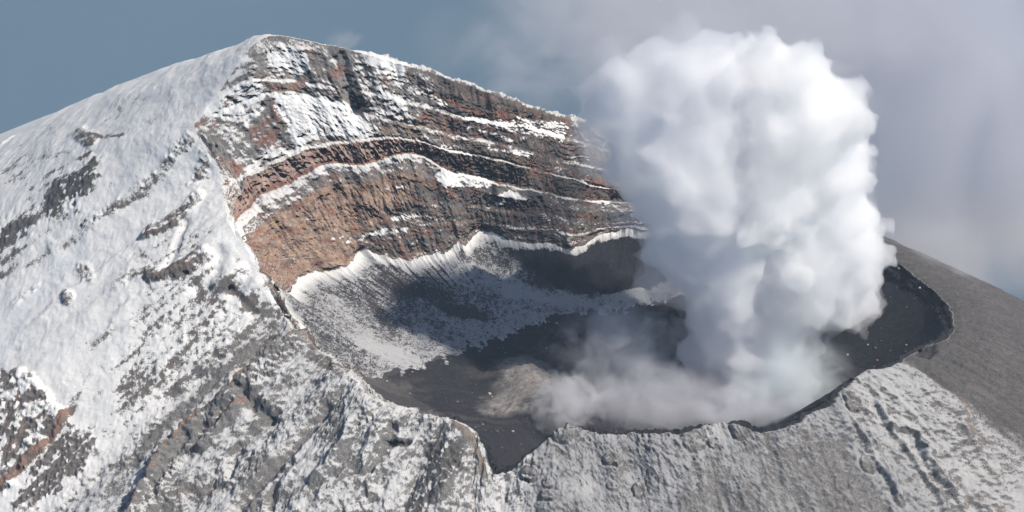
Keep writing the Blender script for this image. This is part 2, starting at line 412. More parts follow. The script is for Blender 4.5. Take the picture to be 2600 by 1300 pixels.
# keep them ordered, with a little room
top = np.ones(NTH); 
for k in range(len(fs)):
    fs[k] = np.minimum(fs[k], top - .004); top = fs[k]
bot = np.zeros(NTH)
for k in range(len(fs)-1, -1, -1):
    fs[k] = np.maximum(fs[k], bot + .004); bot = fs[k]
fw = F + isW*(.012*fbm(U/22, V/80, 0*U, 3) + .006*fbm(U/5, V/20, 0*U, 2))
Q_ = np.zeros((NR, NTH))
kn = [0] + QK + [7.6]
lev = np.concatenate([np.ones((1, NTH)), fs, np.zeros((1, NTH))], 0)
for k in range(len(kn)-1):
    hi_, lo_ = lev[k][None], lev[k+1][None]
    t = (hi_ - fw)/np.maximum(hi_-lo_, 1e-4)
    if k == 0: Q_ = np.clip(t, 0, 1)*kn[1]
    else: Q_ = np.where(t > 0, kn[k] + np.clip(t, 0, 1)*(kn[k+1]-kn[k]), Q_)
def band(a, b, e=.08): return sstep(a-e, a+e, Q_)*(1-sstep(b-e, b+e, Q_))
prof = np.interp(Q_, [0, .9, 1.0, 1.15, 1.9, 2.05, 2.8, 2.95, 3.0, 3.95, 4.08, 4.7, 5.3, 5.5, 6.1, 6.3, 7.6],
                     [0, -1, -2, 2.5, -1.5, 2.5, 1.5, -1, 5.5, -4.5, 1.5, 3.5, 0, 2, -1.5, 1, 0])
edge = sstep(0, .06, 1-F)*sstep(0, .03, F)
vq = Q_*6 + 2.6*fbm(U/45, Q_*1.3, 0*U, 4)
fine = (vq - np.floor(vq))
Uw = U + 5*WX + 2.5*n14
cracks = 1-np.abs(perlin(Uw/9.0, Q_*.9, 0*U)); cracks2 = 1-np.abs(perlin(Uw/4.0+30, Q_*1.6, 0*U))
fmod = np.clip(.35 + 1.3*fbm(U/50+8, Q_*1.5, 0*U, 3), 0, 1)
pmod = np.clip(.75 + 1.0*fbm(U/70+18, Q_*.4, 0*U, 3), .2, 1.3)
gul = fbm(U/26.0, Q_*.6+3, 0*U, 3)
cliffy = np.clip(band(3, 4)*1.2 + band(5.0, 6.1)*.8 + (Q_ < 3)*.35 + .3, 0, 1.3)
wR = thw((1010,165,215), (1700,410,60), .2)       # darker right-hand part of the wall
D += isW*edge*(prof*pmod + 1.7*fmod*fine*(1-band(4, 4.7)) - 2.0*cliffy*np.clip(cracks-.8, 0, 1)*4.5*np.clip(.6+1.5*n14, 0, 1) - .5*cliffy*np.clip(cracks2-.75, 0, 1)*4
     + 6.0*gul + 1.0*n5 + .5*n2 + (2.6*n14 + 1.6*np.clip(lumps, -.3, 1))*(1-.35*wR) + 5*n40)
# colours of the layers
lay = fbm(U/90, Q_*5.0, 0*U, 4)
mixc(ROCK, C_BROWN, isW*sstep(-.1, .35, lay)*.8)
mixc(ROCK, C_DARK, isW*sstep(.0, .4, -lay)*.55)
orW = polym([(560,455),(640,440),(733,398),(888,358),(1010,343),(1095,375),(1090,420),(1030,500),(960,560),(915,600),(905,650),(890,690),(800,700),(740,750),(722,800),(640,690),(590,590)], 10, 10)*isW
orn = fbm(U/14, Q_*6, 0*U, 4)
mixc(ROCK, C_ORANGE, orW*(.62 + .6*orn))
mixc(ROCK, C_GOLD, orW*sstep(.15, .5, fbm(X/9, Y/9, Z/9, 4))*(Q_ > 4.4)*.7)
mixc(ROCK, (.13, .09, .075), orW*sstep(.05, .45, fbm(X/20+7, Y/20, Z/8, 4))*.75)
mixc(ROCK, (.40, .285, .235), orW*band(3.02, 4, .03)*.85)
mixc(ROCK, (.26, .12, .085), orW*band(3.82, 4.0, .03)*.8)
mixc(ROCK, (.17, .155, .145), isW*band(4.0, 4.75, .08)*.85)
redn = fbm(U/30+11, Q_*2.5, 0*U, 4)
mixc(ROCK, C_RED, isW*sstep(.12, .35, redn)*.65)
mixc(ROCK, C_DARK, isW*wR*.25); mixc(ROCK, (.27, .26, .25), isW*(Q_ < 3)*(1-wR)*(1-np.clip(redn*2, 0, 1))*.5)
mixc(COAT, (.60, .59, .57), isW*.8)
# snow on the wall
S += isW*(.33 + .26*n14 + .20*n40 + .16*n5)
S += isW*(band(0, 3, .1)*(1-wR)*.2 - band(3.05, 4, .03)*.5 - orW*.22*(Q_ > 4.7) + band(4.02, 4.35, .05)*.45*(1-wR) + band(4.35, 4.8, .1)*.08*(1-wR))
S += isW*.07*streak
S += isW*wR*(-.04 + .34*np.clip(fbm(U/20, Q_*3.2, 0*U, 4), -.3, 1)*.85)
SFIELD = np.zeros((NR, NTH)); wLeftWall = 1 - wR
def field(pts, ds, soft=3, warp=5):
    global S, SFIELD
    m_ = polym(pts, soft, warp); S += m_*ds; mixc(COAT, (.82, .81, .79), m_); SFIELD = np.maximum(SFIELD, m_)
field([(712,116),(761,124),(777,135),(779,174),(765,190),(736,186),(674,176),(681,151),(678,133),(712,137)], .6)
field([(757,242),(830,250),(878,262),(925,300),(958,345),(880,352),(807,350),(745,393),(727,323),(706,283),(686,247)], .42)
field([(505,283),(580,222),(671,197),(676,283),(631,313),(580,303),(520,300)], .36)
field([(920,118),(959,124),(1008,143),(1045,180),(1029,234),(988,195),(959,182)], .42)
field([(1150,290),(1240,300),(1340,302),(1430,312),(1446,325),(1425,362),(1370,345),(1300,335),(1200,312)], .42, 2, 4)
field([(1102,448),(1130,425),(1160,436),(1226,440),(1257,467),(1238,479),(1180,475),(1120,472)], .6, 2, 4)
field([(1249,500),(1296,483),(1342,506),(1310,514),(1262,518)], .6, 2, 3)
field([(583,560),(615,575),(640,640),(655,685),(630,675),(600,625)], .8, 3, 2)
for a in [[(960,230),(1030,250)],[(1040,225),(1090,245),(1130,266)],[(980,262),(1040,290)],[(940,278),(990,292),(1038,310)],[(1185,322),(1250,340),(1300,355)],
          [(1120,368),(1200,400)],[(1240,375),(1340,395)],[(1220,405),(1290,430)],[(1430,498),(1460,502)],[(1480,500),(1540,515)],[(1475,462),(1540,480)],
          [(780,212),(815,215)],[(600,165),(625,150)],[(585,200),(620,180)],[(632,432),(660,405),(694,378),(740,386)],[(580,462),(612,452)],[(905,606),(960,590),(1030,582)],
          [(970,480),(1040,470)],[(1000,555),(1060,545),(1110,555)],[(840,610),(880,595)],[(870,618),(900,600)],[(970,240),(1020,262)],[(690,395),(720,380)]]:
    snow(a, 5.5, .55, 3); tint(a, 8, (.82, .81, .79), 1.0, 3, True)
for a, w_ in [([(870,160),(900,230),(908,285)], 13), ([(800,150),(860,200),(890,250)], 15), ([(670,210),(700,225),(760,215),(770,195)], 8), ([(690,255),(640,330),(600,390)], 7),
          ([(720,310),(690,350),(640,380)], 12), ([(540,345),(570,400),(600,440)], 14), ([(640,140),(665,165),(660,200)], 7)]:
    snow(a, w_, -.4, 5)
for a in [[(690,225),(740,225),(775,200)],[(500,315),(520,310)],[(560,258),(600,245)],[(560,400),(610,430),(570,470)],[(1080,290),(1160,310)],[(1150,262),(1215,290)],[(1260,295),(1320,305)],
          [(1350,430),(1400,440)],[(1500,455),(1560,480)],[(1270,460),(1250,440)],[(600,500),(650,470)],[(640,330),(700,300),(690,260)]]:
    tint(a, 7, C_RED, .9, 4); snow(a, 6, -.25, 4)
tint([(1060,300),(1110,320),(1140,340)], 16, (.27, .16, .12), .8)
tint([(985,330),(1020,310),(1050,330)], 12, (.28, .19, .12), .7); snow([(985,330),(1020,315),(1060,335)], 14, -.3)
bump([(905,290),(880,230)], 9, -8)          # the gully above the snow field
bump([(915,300),(880,200),(860,150)], 14, -5)
# ------------------------------------------------------------------ inner slope
isIn = isI
fi_ = F
stI = fbm(U/3.5+5, V/45.0, 0*U, 4); spk = fbm(X/3.0, Y/3.0, Z/3.0, 3); spk2 = fbm(X/6.5, Y/6.5, Z/6.5, 3)
spur = fbm(U/13.0+2, V/90.0, 0*U, 4, .5, ridge=True)*np.clip(.7+1.6*n40, .1, 1.5)
wSp = 1 - thw((1170,212,180), (2405,862,-26), .2)
D += isIn*(3.0*wSp*np.clip(spur, -.2, 1)*sstep(1, .93, F)*sstep(.3, .8, F) + 1.5*n40*sstep(1, .8, F) + .45*n5 + .9*streak2*sstep(1, .85, F) + .25*stI*wSp)
dropI = (in_z[None] - Z)          # how far below the inner rim
S += isIn*(.49 + .16*n40 + .10*stI*sstep(60, 0, dropI) + .16*spk2*sstep(10, 40, dropI) + .12*spk)
S += isIn*.55*sstep(12, 0, dropI + 6*n14) + isIn*.12*sstep(40, 80, dropI)
mixc(ROCK, (.045, .043, .047), isIn*.9)
mixc(COAT, (.36, .36, .365), isIn*.92)
mixc(COAT, (.80, .78, .74), isIn*sstep(9, 0, dropI)*.95)
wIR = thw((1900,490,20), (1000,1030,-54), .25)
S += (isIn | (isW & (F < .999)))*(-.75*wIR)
mixc(ROCK, (.024, .023, .026), (isIn | isW)*wIR); mixc(COAT, (.30, .29, .28), (isIn | isW)*wIR)  # dark ash blackened further to paint the right inner wall's shade
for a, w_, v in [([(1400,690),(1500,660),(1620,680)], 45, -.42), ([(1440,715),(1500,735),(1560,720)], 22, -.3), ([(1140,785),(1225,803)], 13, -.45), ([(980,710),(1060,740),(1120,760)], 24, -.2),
              ([(1330,640),(1500,660)], 14, -.3), ([(790,900),(860,940),(940,975)], 18, -.3), ([(760,850),(800,890)], 8, -.3), ([(900,690),(960,790),(1000,850)], 12, -.1),  # last stroke paints the plume's shadow edge as thinner snow
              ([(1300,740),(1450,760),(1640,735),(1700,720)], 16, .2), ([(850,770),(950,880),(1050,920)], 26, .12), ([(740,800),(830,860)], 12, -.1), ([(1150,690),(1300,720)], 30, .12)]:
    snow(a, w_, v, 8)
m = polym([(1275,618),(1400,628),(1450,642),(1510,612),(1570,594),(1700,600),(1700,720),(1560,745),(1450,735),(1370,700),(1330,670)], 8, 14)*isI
S -= m*.35*(dropI > 7); mixc(ROCK, (.022, .022, .027), m)  # near-black colour paints shade where the plume's own shadow does not reach
tint([(790,890),(860,935),(930,965)], 16, (.12, .095, .08), .9)
# ------------------------------------------------------------------ floor
ffl = fbm(X/60, Y/22, 0*X, 5)
D += isF*(3.5*n40 + 1.2*n14 + .6*n5 + .7*np.clip(lumps, 0, 1))*sstep(1, .9, F)
mixc(ROCK, (.026, .025, .028), isF*1.0)
mixc(ROCK, (.055, .05, .048), isF*sstep(.0, .45, ffl))
S += isF*(-.6)
# snowy apron breaks up irregularly towards the floor
apr = polym([(700,800),(800,880),(900,960),(960,962),(1005,935),(1080,930),(1110,905),(1190,885),(1250,860),(1330,835),(1400,805),(1520,792),(1640,785),(1760,750),(1760,560),(700,560)], 3, 14)
inn = (isI | isF)
S[:] = np.where(inn, np.where(apr > .5, np.where(isF, .58 + .25*spk2, S), S - .62), S)
mixc(COAT, (.48, .48, .49), isF*apr)
MOUND = polym([(1265,925),(1340,908),(1400,935),(1440,1000),(1430,1080),(1350,1060),(1300,1060),(1240,1050),(1235,1030),(1275,1000),(1255,985)], 7, 6)
mixc(ROCK, (.24, .222, .21), inn*MOUND*(.9+.5*n5)); D += inn*MOUND*(.8*n5 + 1.0*np.clip(lumps, 0, 1) + .8*n14)
bump([(1320,960),(1370,1010),(1400,1050)], 58, 20, 3)
bump([(1275,1045),(1330,1055)], 16, 4, 5)
mixc(ROCK, (.095, .088, .08), inn*polym([(930,985),(1010,965),(1060,985),(1060,1015),(980,1025)], 8, 10)*.9)
tint([(1350,900),(1400,890),(1440,900)], 20, (.10, .075, .065), .8)
tint([(1540,940),(1570,960)], 26, (.16, .08, .06), .7)
log('masks 1')
# ------------------------------------------------------------------ left flank: outcrops, gullies
def outcrop(pts, w_, h, ds=-.42, wr=None, brown=False, warp=5):
    i, d, s_, t = stroke(pts, w_*1.6, warp); m = sstep(1, .35, d/w_)
    Df[i] += m*(h + 1.6*n5.reshape(-1)[i] + 1.5*np.clip(lumps.reshape(-1)[i], -.3, 1))
    Sf[i] += ds*m*(.75 + .8*n5.reshape(-1)[i])
    if wr:
        m2 = (s_ < 0)*sstep(w_*.45, w_*.6, d)*sstep(w_*1.2, w_*.9, d)
        Sf[i] -= .8*m2
        if brown: Rf[i] += (np.array(C_BROWN)*1.25-Rf[i])*m2[:, None]
outcrop([(480,350),(434,400),(400,440),(353,484),(290,525),(215,565)], 12, 1.5, -.36)
outcrop([(500,500),(470,535),(420,570),(375,592)], 13, 5, -.42)
ridge([(505,508),(470,548),(420,582),(370,600)], 12, 3, 4)
side([(490,525),(440,572),(385,600)], 5, -1, -.7, C_BROWN)
outcrop([(520,645),(480,672),(430,690),(385,700)], 14, 6, -.38)
side([(500,670),(440,700),(380,708)], 5, -1, -.7, C_BROWN)
outcrop([(200,330),(215,350),(235,360)], 14, 2, -.42)
outcrop([(170,745),(175,760)], 10, 3, -.5)
outcrop([(205,680),(225,700)], 14, 1.5, -.35)
outcrop([(40,770),(70,745),(90,730)], 9, 1, -.3)
outcrop([(0,370),(30,350)], 8, 2, -.5)
outcrop([(300,720),(330,700),(370,690)], 13, 1, -.3)
outcrop([(540,370),(520,400),(500,440)], 11, 1, -.3)
outcrop([(480,470),(520,440)], 9, .8, -.3)
for a, w_, v in [([(213,212),(222,240),(222,265)], 3, -.6), ([(296,190),(300,230),(304,270),(298,295),(275,325)], 3, -.6), ([(320,192),(335,203),(360,202)], 3, -.4), ([(228,345),(265,348),(312,342)], 4, -.65),
              ([(235,425),(215,480),(170,500)], 16, -.55), ([(130,490),(145,540)], 16, -.55), ([(60,565),(20,590)], 15, -.5), ([(0,620),(30,610)], 14, -.7), ([(160,440),(120,470)], 10, -.35),
              ([(110,300),(130,330)], 8, -.25), ([(270,300),(250,320)], 9, -.35), ([(340,240),(370,260)], 5, -.2), ([(0,430),(100,400),(200,380),(300,330)], 9, -.18),
              ([(40,640),(150,560),(260,500)], 9, -.2), ([(0,700),(60,650)], 10, -.25), ([(400,300),(330,330),(250,370)], 6, -.2),
              ([(560,790),(500,860),(400,960),(300,1040)], 9, -.25), ([(700,850),(600,930),(500,1020),(380,1130)], 10, -.30), ([(650,870),(560,950),(430,1070),(300,1200)], 9, -.3),
              ([(480,700),(400,760),(330,820)], 14, -.16), ([(350,640),(260,720)], 16, -.14), ([(600,850),(520,930),(420,1010)], 14, -.12), ([(230,960),(200,1000),(180,1040)], 12, -.3)]:
    snow(a, w_, v, 7)
m = polym([(350,640),(500,600),(600,690),(700,790),(640,860),(520,940),(380,1040),(260,1080),(300,900),(420,760)], 25, 25)
S += m*(-.16 + .5*n5 + .35*streak - .1); D += m*(.5*n5 + .3*n2)
m = polym([(0,380),(110,330),(250,380),(230,520),(120,640),(0,720)], 25, 25)
S += m*(-.12 + .3*n5 + .55*streak); D += m*.5*n5
for pg in ([(110,520),(130,470),(200,430),(240,405),(250,440),(225,500),(190,530),(150,550)], [(30,560),(90,555),(85,590),(30,610),(-30,640),(-40,600)]):
    m = polym(pg, 8, 14); S -= m*(.42 - .9*streak - .8*n5); D += m*(1.5*n5 + n2 + 1.5*lumps); mixc(ROCK, (.09, .085, .085), m)
for a in [[(500,640),(400,720),(300,800),(230,880)], [(420,560),(300,650),(180,740),(60,840)], [(330,500),(220,580),(100,640)], [(640,820),(540,900),(430,1000)], [(560,780),(470,850),(380,950)]]:
    ridge(a, 16, 8, 3.0, 8); snow(a, 7, -.10, 10)
# bulges and hollows by the notch; thinner snow paints the hollows' shade
bump([(600,690),(560,720)], 20, 9); bump([(655,720),(620,760)], 17, 8)
bump([(560,640),(540,700),(500,730)], 14, -6); bump([(590,740),(640,790)], 10, -5); bump([(470,560),(440,640),(420,680)], 10, -4)
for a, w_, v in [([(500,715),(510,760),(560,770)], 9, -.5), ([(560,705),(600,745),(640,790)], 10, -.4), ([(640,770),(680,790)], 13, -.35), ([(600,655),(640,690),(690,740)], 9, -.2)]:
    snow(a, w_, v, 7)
tint([(0,900),(60,800),(120,700),(200,640)], 40, (.72, .76, .78), .5, 8, True)
# lower left rocks
m = polym([(0,965),(60,945),(95,955),(130,1010),(170,1045),(150,1090),(80,1165),(0,1250),(-60,1290),(-100,1000)], 4, 8)
D += m*(7 + 4*crust + 2.2*n5 + 1.2*n2); S -= m*(.30 - .9*n14 - .8*n5)
side([(165,1045),(120,1110),(60,1165),(-10,1240)], 16, 1, -.8, (.26, .145, .10), .9, 4)
side([(110,1050),(60,1095),(20,1150)], 6, 1, -.8, (.24, .14, .10), .8, 4)
side([(55,1000),(20,1080),(-20,1120)], 5, 1, -.8, (.22, .13, .10), .8, 4)
m = polym([(170,1080),(250,1110),(240,1160),(170,1220),(100,1300),(0,1340),(60,1220),(120,1160)], 5, 14)
D += m*(2.5*n5 + 1.5*n2 + 2*lumps); S -= m*(.50 - .9*streak - .6*n5)
m = polym([(0,940),(40,930),(20,970),(0,985)], 3, 5); S -= m*.7
# main rock rib running down from the notch
rib = [(752,862),(700,905),(640,965),(590,1010),(540,1050),(480,1100),(430,1165),(390,1230),(350,1310),(330,1360)]
i, d, s_, t = stroke(rib, 40, 5)
hgt = np.where(s_ > 0, sstep(34, 0, d), sstep(7, 0, d)) * (.55+.45*sstep(0, .15, t))
Df[i] += 19*hgt + sstep(0, .3, hgt)*(2.2*n5.reshape(-1)[i] + 1.2*n2.reshape(-1)[i] + 3.0*lumps.reshape(-1)[i] + 2.5*n14.reshape(-1)[i])
rockm = np.where(s_ > 0, sstep(19, 8, d), sstep(9, 6, d))
Sf[i] -= rockm*(.24 + 1.2*n5.reshape(-1)[i] + .8*n14.reshape(-1)[i])
bm = np.where(s_ < 0, sstep(9, 5, d), sstep(5, 2, d)); Sf[i] -= .5*bm
Rf[i] += (np.array((.25, .155, .105))-Rf[i])*(bm*.9*sstep(-.3, .2, n14.reshape(-1)[i]))[:, None]
rib2 = [(625,1030),(590,1065),(545,1105),(500,1150)]
i, d, s_, t = stroke(rib2, 22, 4)
hgt = np.where(s_ > 0, sstep(16, 0, d), sstep(5, 0, d))*sstep(0, .1, t)*sstep(1, .9, t)
Df[i] += 11*hgt*(1+.3*n5.reshape(-1)[i]); bm = sstep(8, 4, d)*(s_ < 0); Sf[i] -= .85*bm + .25*sstep(12, 5, d)
Rf[i] += (np.array((.26, .15, .11))-Rf[i])*(bm*.9)[:, None]
def gully(pts, w_, dep, ds=-.25, warp=5):
    bump(pts, w_*1.3, -dep*1.35, warp); snow(pts, w_*.7, ds, warp)  # dug as relief; the thinner snow also paints the gully's shade
gully([(625,1010),(660,1050),(690,1065)], 12, 7, -.5)
gully([(690,1065),(640,1110),(600,1160),(590,1210)], 8, 4)
gully([(480,1120),(430,1200),(380,1290)], 9, 6)
gully([(830,1040),(780,1100),(740,1150),(690,1210),(640,1260),(600,1310)], 10, 7, -.3)
gully([(740,1180),(700,1230),(690,1300)], 8, 5, -.3)
ridge([(900,1050),(880,1120),(840,1180),(780,1240)], 14, 7, 6)
ridge([(1010,1040),(960,1080),(930,1150),(920,1220)], 18, 8, 6)
gully([(1000,1090),(980,1150),(940,1200)], 9, 6, -.45)
gully([(985,1125),(1030,1130)], 6, 6, -.5)
ridge([(1060,1120),(1010,1170),(960,1190),(935,1230),(945,1280)], 18, 4, 5)
for a, w_ in [([(820,1090),(860,1130),(850,1060)], 18), ([(850,1210),(760,1250),(650,1290)], 20), ([(560,1250),(470,1240),(430,1290)], 26), ([(880,1150),(900,1200),(930,1260)], 14),
           ([(640,1190),(700,1180),(620,1230)], 18), ([(560,1060),(470,1150),(400,1200)], 12), ([(400,1110),(350,1180),(300,1250)], 14)]:
    snow(a, w_, -.26, 8)
tint([(560,1270),(470,1250)], 26, (.19, .14, .115), .7)
# bare patch, knob and cliff left of the gap
m = polym([(1095,1125),(1130,1120),(1175,1140),(1170,1190),(1135,1240),(1090,1300),(1085,1345),(1010,1345),(1040,1260),(1075,1220),(1080,1165)], 4, 12)
D += m*(2*n5 + n2 + 1.5*lumps); S -= m*(.42 - 1.1*streak - .7*n5); mixc(ROCK, (.085, .078, .075), m*.8)
outcrop([(1125,1225),(1120,1250)], 17, 6, -.25)
side([(1165,1085),(1205,1110),(1222,1150),(1238,1200)], 13, -1, -.75, (.22, .17, .13), .9, 3)
bump([(1110,1085),(1160,1100)], 26, 6)
# right part of the front: rims, ridges, furrows
for a in [[(2215,1010),(2250,1075),(2300,1150),(2370,1250),(2400,1310)], [(2255,1060),(2320,1100),(2360,1180),(2400,1230),(2460,1310)], [(2150,1060),(2190,1120),(2230,1190),(2270,1250),(2290,1300)],
          [(2190,1080),(2225,1150),(2250,1200),(2300,1290)], [(2330,1120),(2350,1180),(2420,1270)]]:
    ridge(a, 10, 5, 7.5, 5); snow(a, 5, .18, 4)
ridge([(2235,1075),(2300,1090),(2350,1120),(2370,1160)], 4, 14, 7, 4); snow([(2232,1080),(2300,1098),(2350,1130)], 3.5, -.5, 3)
ridge([(2430,1020),(2435,1080),(2480,1140),(2520,1200),(2560,1280)], 14, 8, 4, 5)
for a in [[(2430,1010),(2440,1060)], [(2445,1070),(2480,1110),(2500,1150)], [(2500,1180),(2530,1230)], [(2440,1270),(2540,1290)]]:
    tint(a, 7, (.26, .17, .12), .8, 12); snow(a, 6, -.2, 12)
gully([(2420,1150),(2460,1130),(2470,1100)], 5, 3, -.3)
ridge([(2080,1105),(2120,1108),(2145,1090),(2160,1095)], 4, 4, 2, 1); snow([(2080,1105),(2120,1108),(2145,1090)], 2.5, .5, 1)
ridge([(2090,1103),(2120,1085),(2140,1072)], 4, 4, 2, 1); snow([(2090,1103),(2120,1085),(2140,1072)], 2.5, .5, 1)
mixc(COAT, (.42, .415, .41), isO*polym([(2130,1010),(2190,950),(2280,930),(2420,1015),(2560,1110),(2700,1240),(2700,1340),(2420,1340),(2300,1180),(2180,1070)], 20, 12)*.9)
m = polym([(1880,1140),(2000,1110),(2130,1120),(2190,1200),(2260,1340),(1700,1340),(1690,1280),(1800,1200)], 14, 20)
S -= m*(.20 - .45*streak); mixc(COAT, (.25, .25, .255), m*.7)
m = polym([(1960,1120),(2140,1130),(2210,1240),(2260,1345),(2120,1345),(2040,1240)], 14, 20); S -= m*.12
for a in [[(2280,925),(2350,970),(2420,1010),(2500,1065),(2600,1130),(2680,1180)]]:
    ridge(a, 9, 34, 5, 2); 
    i, d, s_, t = stroke(a, 40, 4); mm_ = (s_ > 0)*sstep(34, 8, d); Sf[i] -= .10*mm_
# knobs with pale rims on the front's right part
_r = np.random.RandomState(3)
for k in range(9):
    x_ = _r.uniform(1320, 2150); y_ = _r.uniform(1120, 1290)
    R_ = _r.uniform(3.5, 10); 
    try: c = Pf[hit_i(x_, y_)]
    except ValueError: continue
    m_ = np.nonzero((np.abs(Pf - c) < R_*1.8).all(1))[0]
    q_ = Pf[m_] + Wf[m_]*5 - c; q_[:, 0] *= _r.uniform(.7, 1.2); q_[:, 1] *= _r.uniform(.6, 1.0)
    d = np.linalg.norm(q_, axis=1)/R_
    Df[m_] += (1.6*sstep(.95, .75, d) - 1.0*np.exp(-((d-1.0)/.12)**2))*min(1, R_/7)
    Sf[m_] += -.12*sstep(.95, .7, d) + .25*np.exp(-((d-1.1)/.12)**2)
for (x0_, y0_, x1_, y1_, R_) in [(1455,1080,1430,1105,14), (1550,1165,1560,1170,9), (1870,1095,1880,1090,14), (1345,1205,1350,1205,11), (1620,1240,1625,1250,8), (2155,1010,2165,1030,11), (1390,1265,1400,1265,9), (1780,1100,1760,1120,16), (2200,1175,2200,1190,10)]:
    i, d, s_, t = stroke([(x0_, y0_), (x1_, y1_)], R_*1.8, 4); d = d/R_
    Df[i] += 2.6*sstep(.95, .75, d) - 1.4*np.exp(-((d-1.02)/.12)**2) + .8*n5.reshape(-1)[i]*(d < 1)
    Sf[i] += -.16*sstep(.95, .7, d) + .3*np.exp(-((d-1.12)/.1)**2)
# bay in the ash at the right end
m = polym([(2322,905),(2335,885),(2372,880),(2376,900),(2360,912)], 2, 2); D -= m*7; S -= m*.8; mixc(ROCK, (.05, .045, .045), m)
log('masks 2')

# ------------------------------------------------------------------ displaced surface
fadeFar = sstep(1400, 500, Vp)
D *= fadeFar
P1 = P + NBs*(D[..., None])
# raised lip of the inner rim
lipd = np.where(isI, (V[OFFS[2]][None]-V), np.where(isW, V-V[OFFS[2]][None], 99))
P1[..., 2] += wi[None]*4.5*np.exp(-(np.abs(lipd)/6.5)**1.3)*np.clip(1 + 1.2*n14, .3, 1.8)
# small jaggedness on the rim itself
N1 = grid_normals(P1)
nz = N1[..., 2]
nzb = NBs[..., 2]
S += isW*.75*(nz - .58) 
S += isO*(.55*wLeft + .9*wFront + .3*wRight)*(nz - nzb)*fadeFar
S += isI*.35*(nz - nzb)
S += isO*wFront*(.16*np.clip(crust-.35, 0, 1)*2)
log('displaced')
# ------------------------------------------------------------------ materials
def mat_terrain(name, rough=.85, fine=1.0):
    m = bpy.data.materials.new(name); m.use_nodes = True
    t = m.node_tree; N = t.nodes; L = t.links
    b = N['Principled BSDF']; b.inputs['Roughness'].default_value = rough
    b.inputs['Specular IOR Level'].default_value = .25
    def att(n):
        a = N.new('ShaderNodeAttribute'); a.attribute_name = n; return a
    geo = N.new('ShaderNodeNewGeometry')
    def noise(scale, detail, off=0):
        n = N.new('ShaderNodeTexNoise'); n.inputs['Scale'].default_value = scale; n.inputs['Detail'].default_value = detail
        n.inputs['Roughness'].default_value = .6
        if off:
            v = N.new('ShaderNodeVectorMath'); v.operation = 'ADD'; v.inputs[1].default_value = (off, off*2, off*3)
            L.new(geo.outputs['Position'], v.inputs[0]); L.new(v.outputs[0], n.inputs['Vector'])
        else: L.new(geo.outputs['Position'], n.inputs['Vector'])
        return n.outputs['Fac']
    def mth(op, a, b_=None, c=None):
        n = N.new('ShaderNodeMath'); n.operation = op
        for k, v in enumerate((a, b_, c)):
            if v is None: continue
            if isinstance(v, (int, float)): n.inputs[k].default_value = v
            else: L.new(v, n.inputs[k])
        return n.outputs[0]
    n1 = noise(.5, 5); n2 = noise(.16, 4, 31)
    s = mth('ADD', att('cover').outputs['Fac'], mth('MULTIPLY', mth('SUBTRACT', n1, .5), .95*fine))
    s = mth('ADD', s, mth('MULTIPLY', mth('SUBTRACT', n2, .5), .55*fine))
    mr = N.new('ShaderNodeMapRange'); mr.interpolation_type = 'SMOOTHSTEP'
    mr.inputs['From Min'].default_value = .36; mr.inputs['From Max'].default_value = .64
    L.new(s, mr.inputs['Value'])
    # rock tone varies finely
    v1 = mth('MULTIPLY', mth('MULTIPLY_ADD', noise(.75, 5, 77), 2.6, -.3), mth('MULTIPLY_ADD', noise(.17, 4, 44), 1.4, .3))
    rk = N.new('ShaderNodeVectorMath'); rk.operation = 'SCALE'; L.new(att('rock').outputs['Color'], rk.inputs[0]); L.new(v1, rk.inputs['Scale'])
    v2 = mth('MULTIPLY_ADD', noise(.3, 4, 12), .3, .85)
    ck = N.new('ShaderNodeVectorMath'); ck.operation = 'SCALE'; L.new(att('coat').outputs['Color'], ck.inputs[0]); L.new(v2, ck.inputs['Scale'])
    mx = N.new('ShaderNodeMix'); mx.data_type = 'RGBA'
    L.new(mr.outputs[0], mx.inputs['Factor']); L.new(rk.outputs[0], mx.inputs['A']); L.new(ck.outputs[0], mx.inputs['B'])
    L.new(mx.outputs['Result'], b.inputs['Base Color'])
    bp = N.new('ShaderNodeBump'); bp.inputs['Strength'].default_value = .9; bp.inputs['Distance'].default_value = 1.1
    hh = mth('ADD', mth('MULTIPLY', noise(.7, 5, 5), 1.0), mth('MULTIPLY', mr.outputs[0], .35))
    L.new(hh, bp.inputs['Height']); L.new(bp.outputs[0], b.inputs['Normal'])
    return m
TERR = mat_terrain('snowy_volcanic_rock')
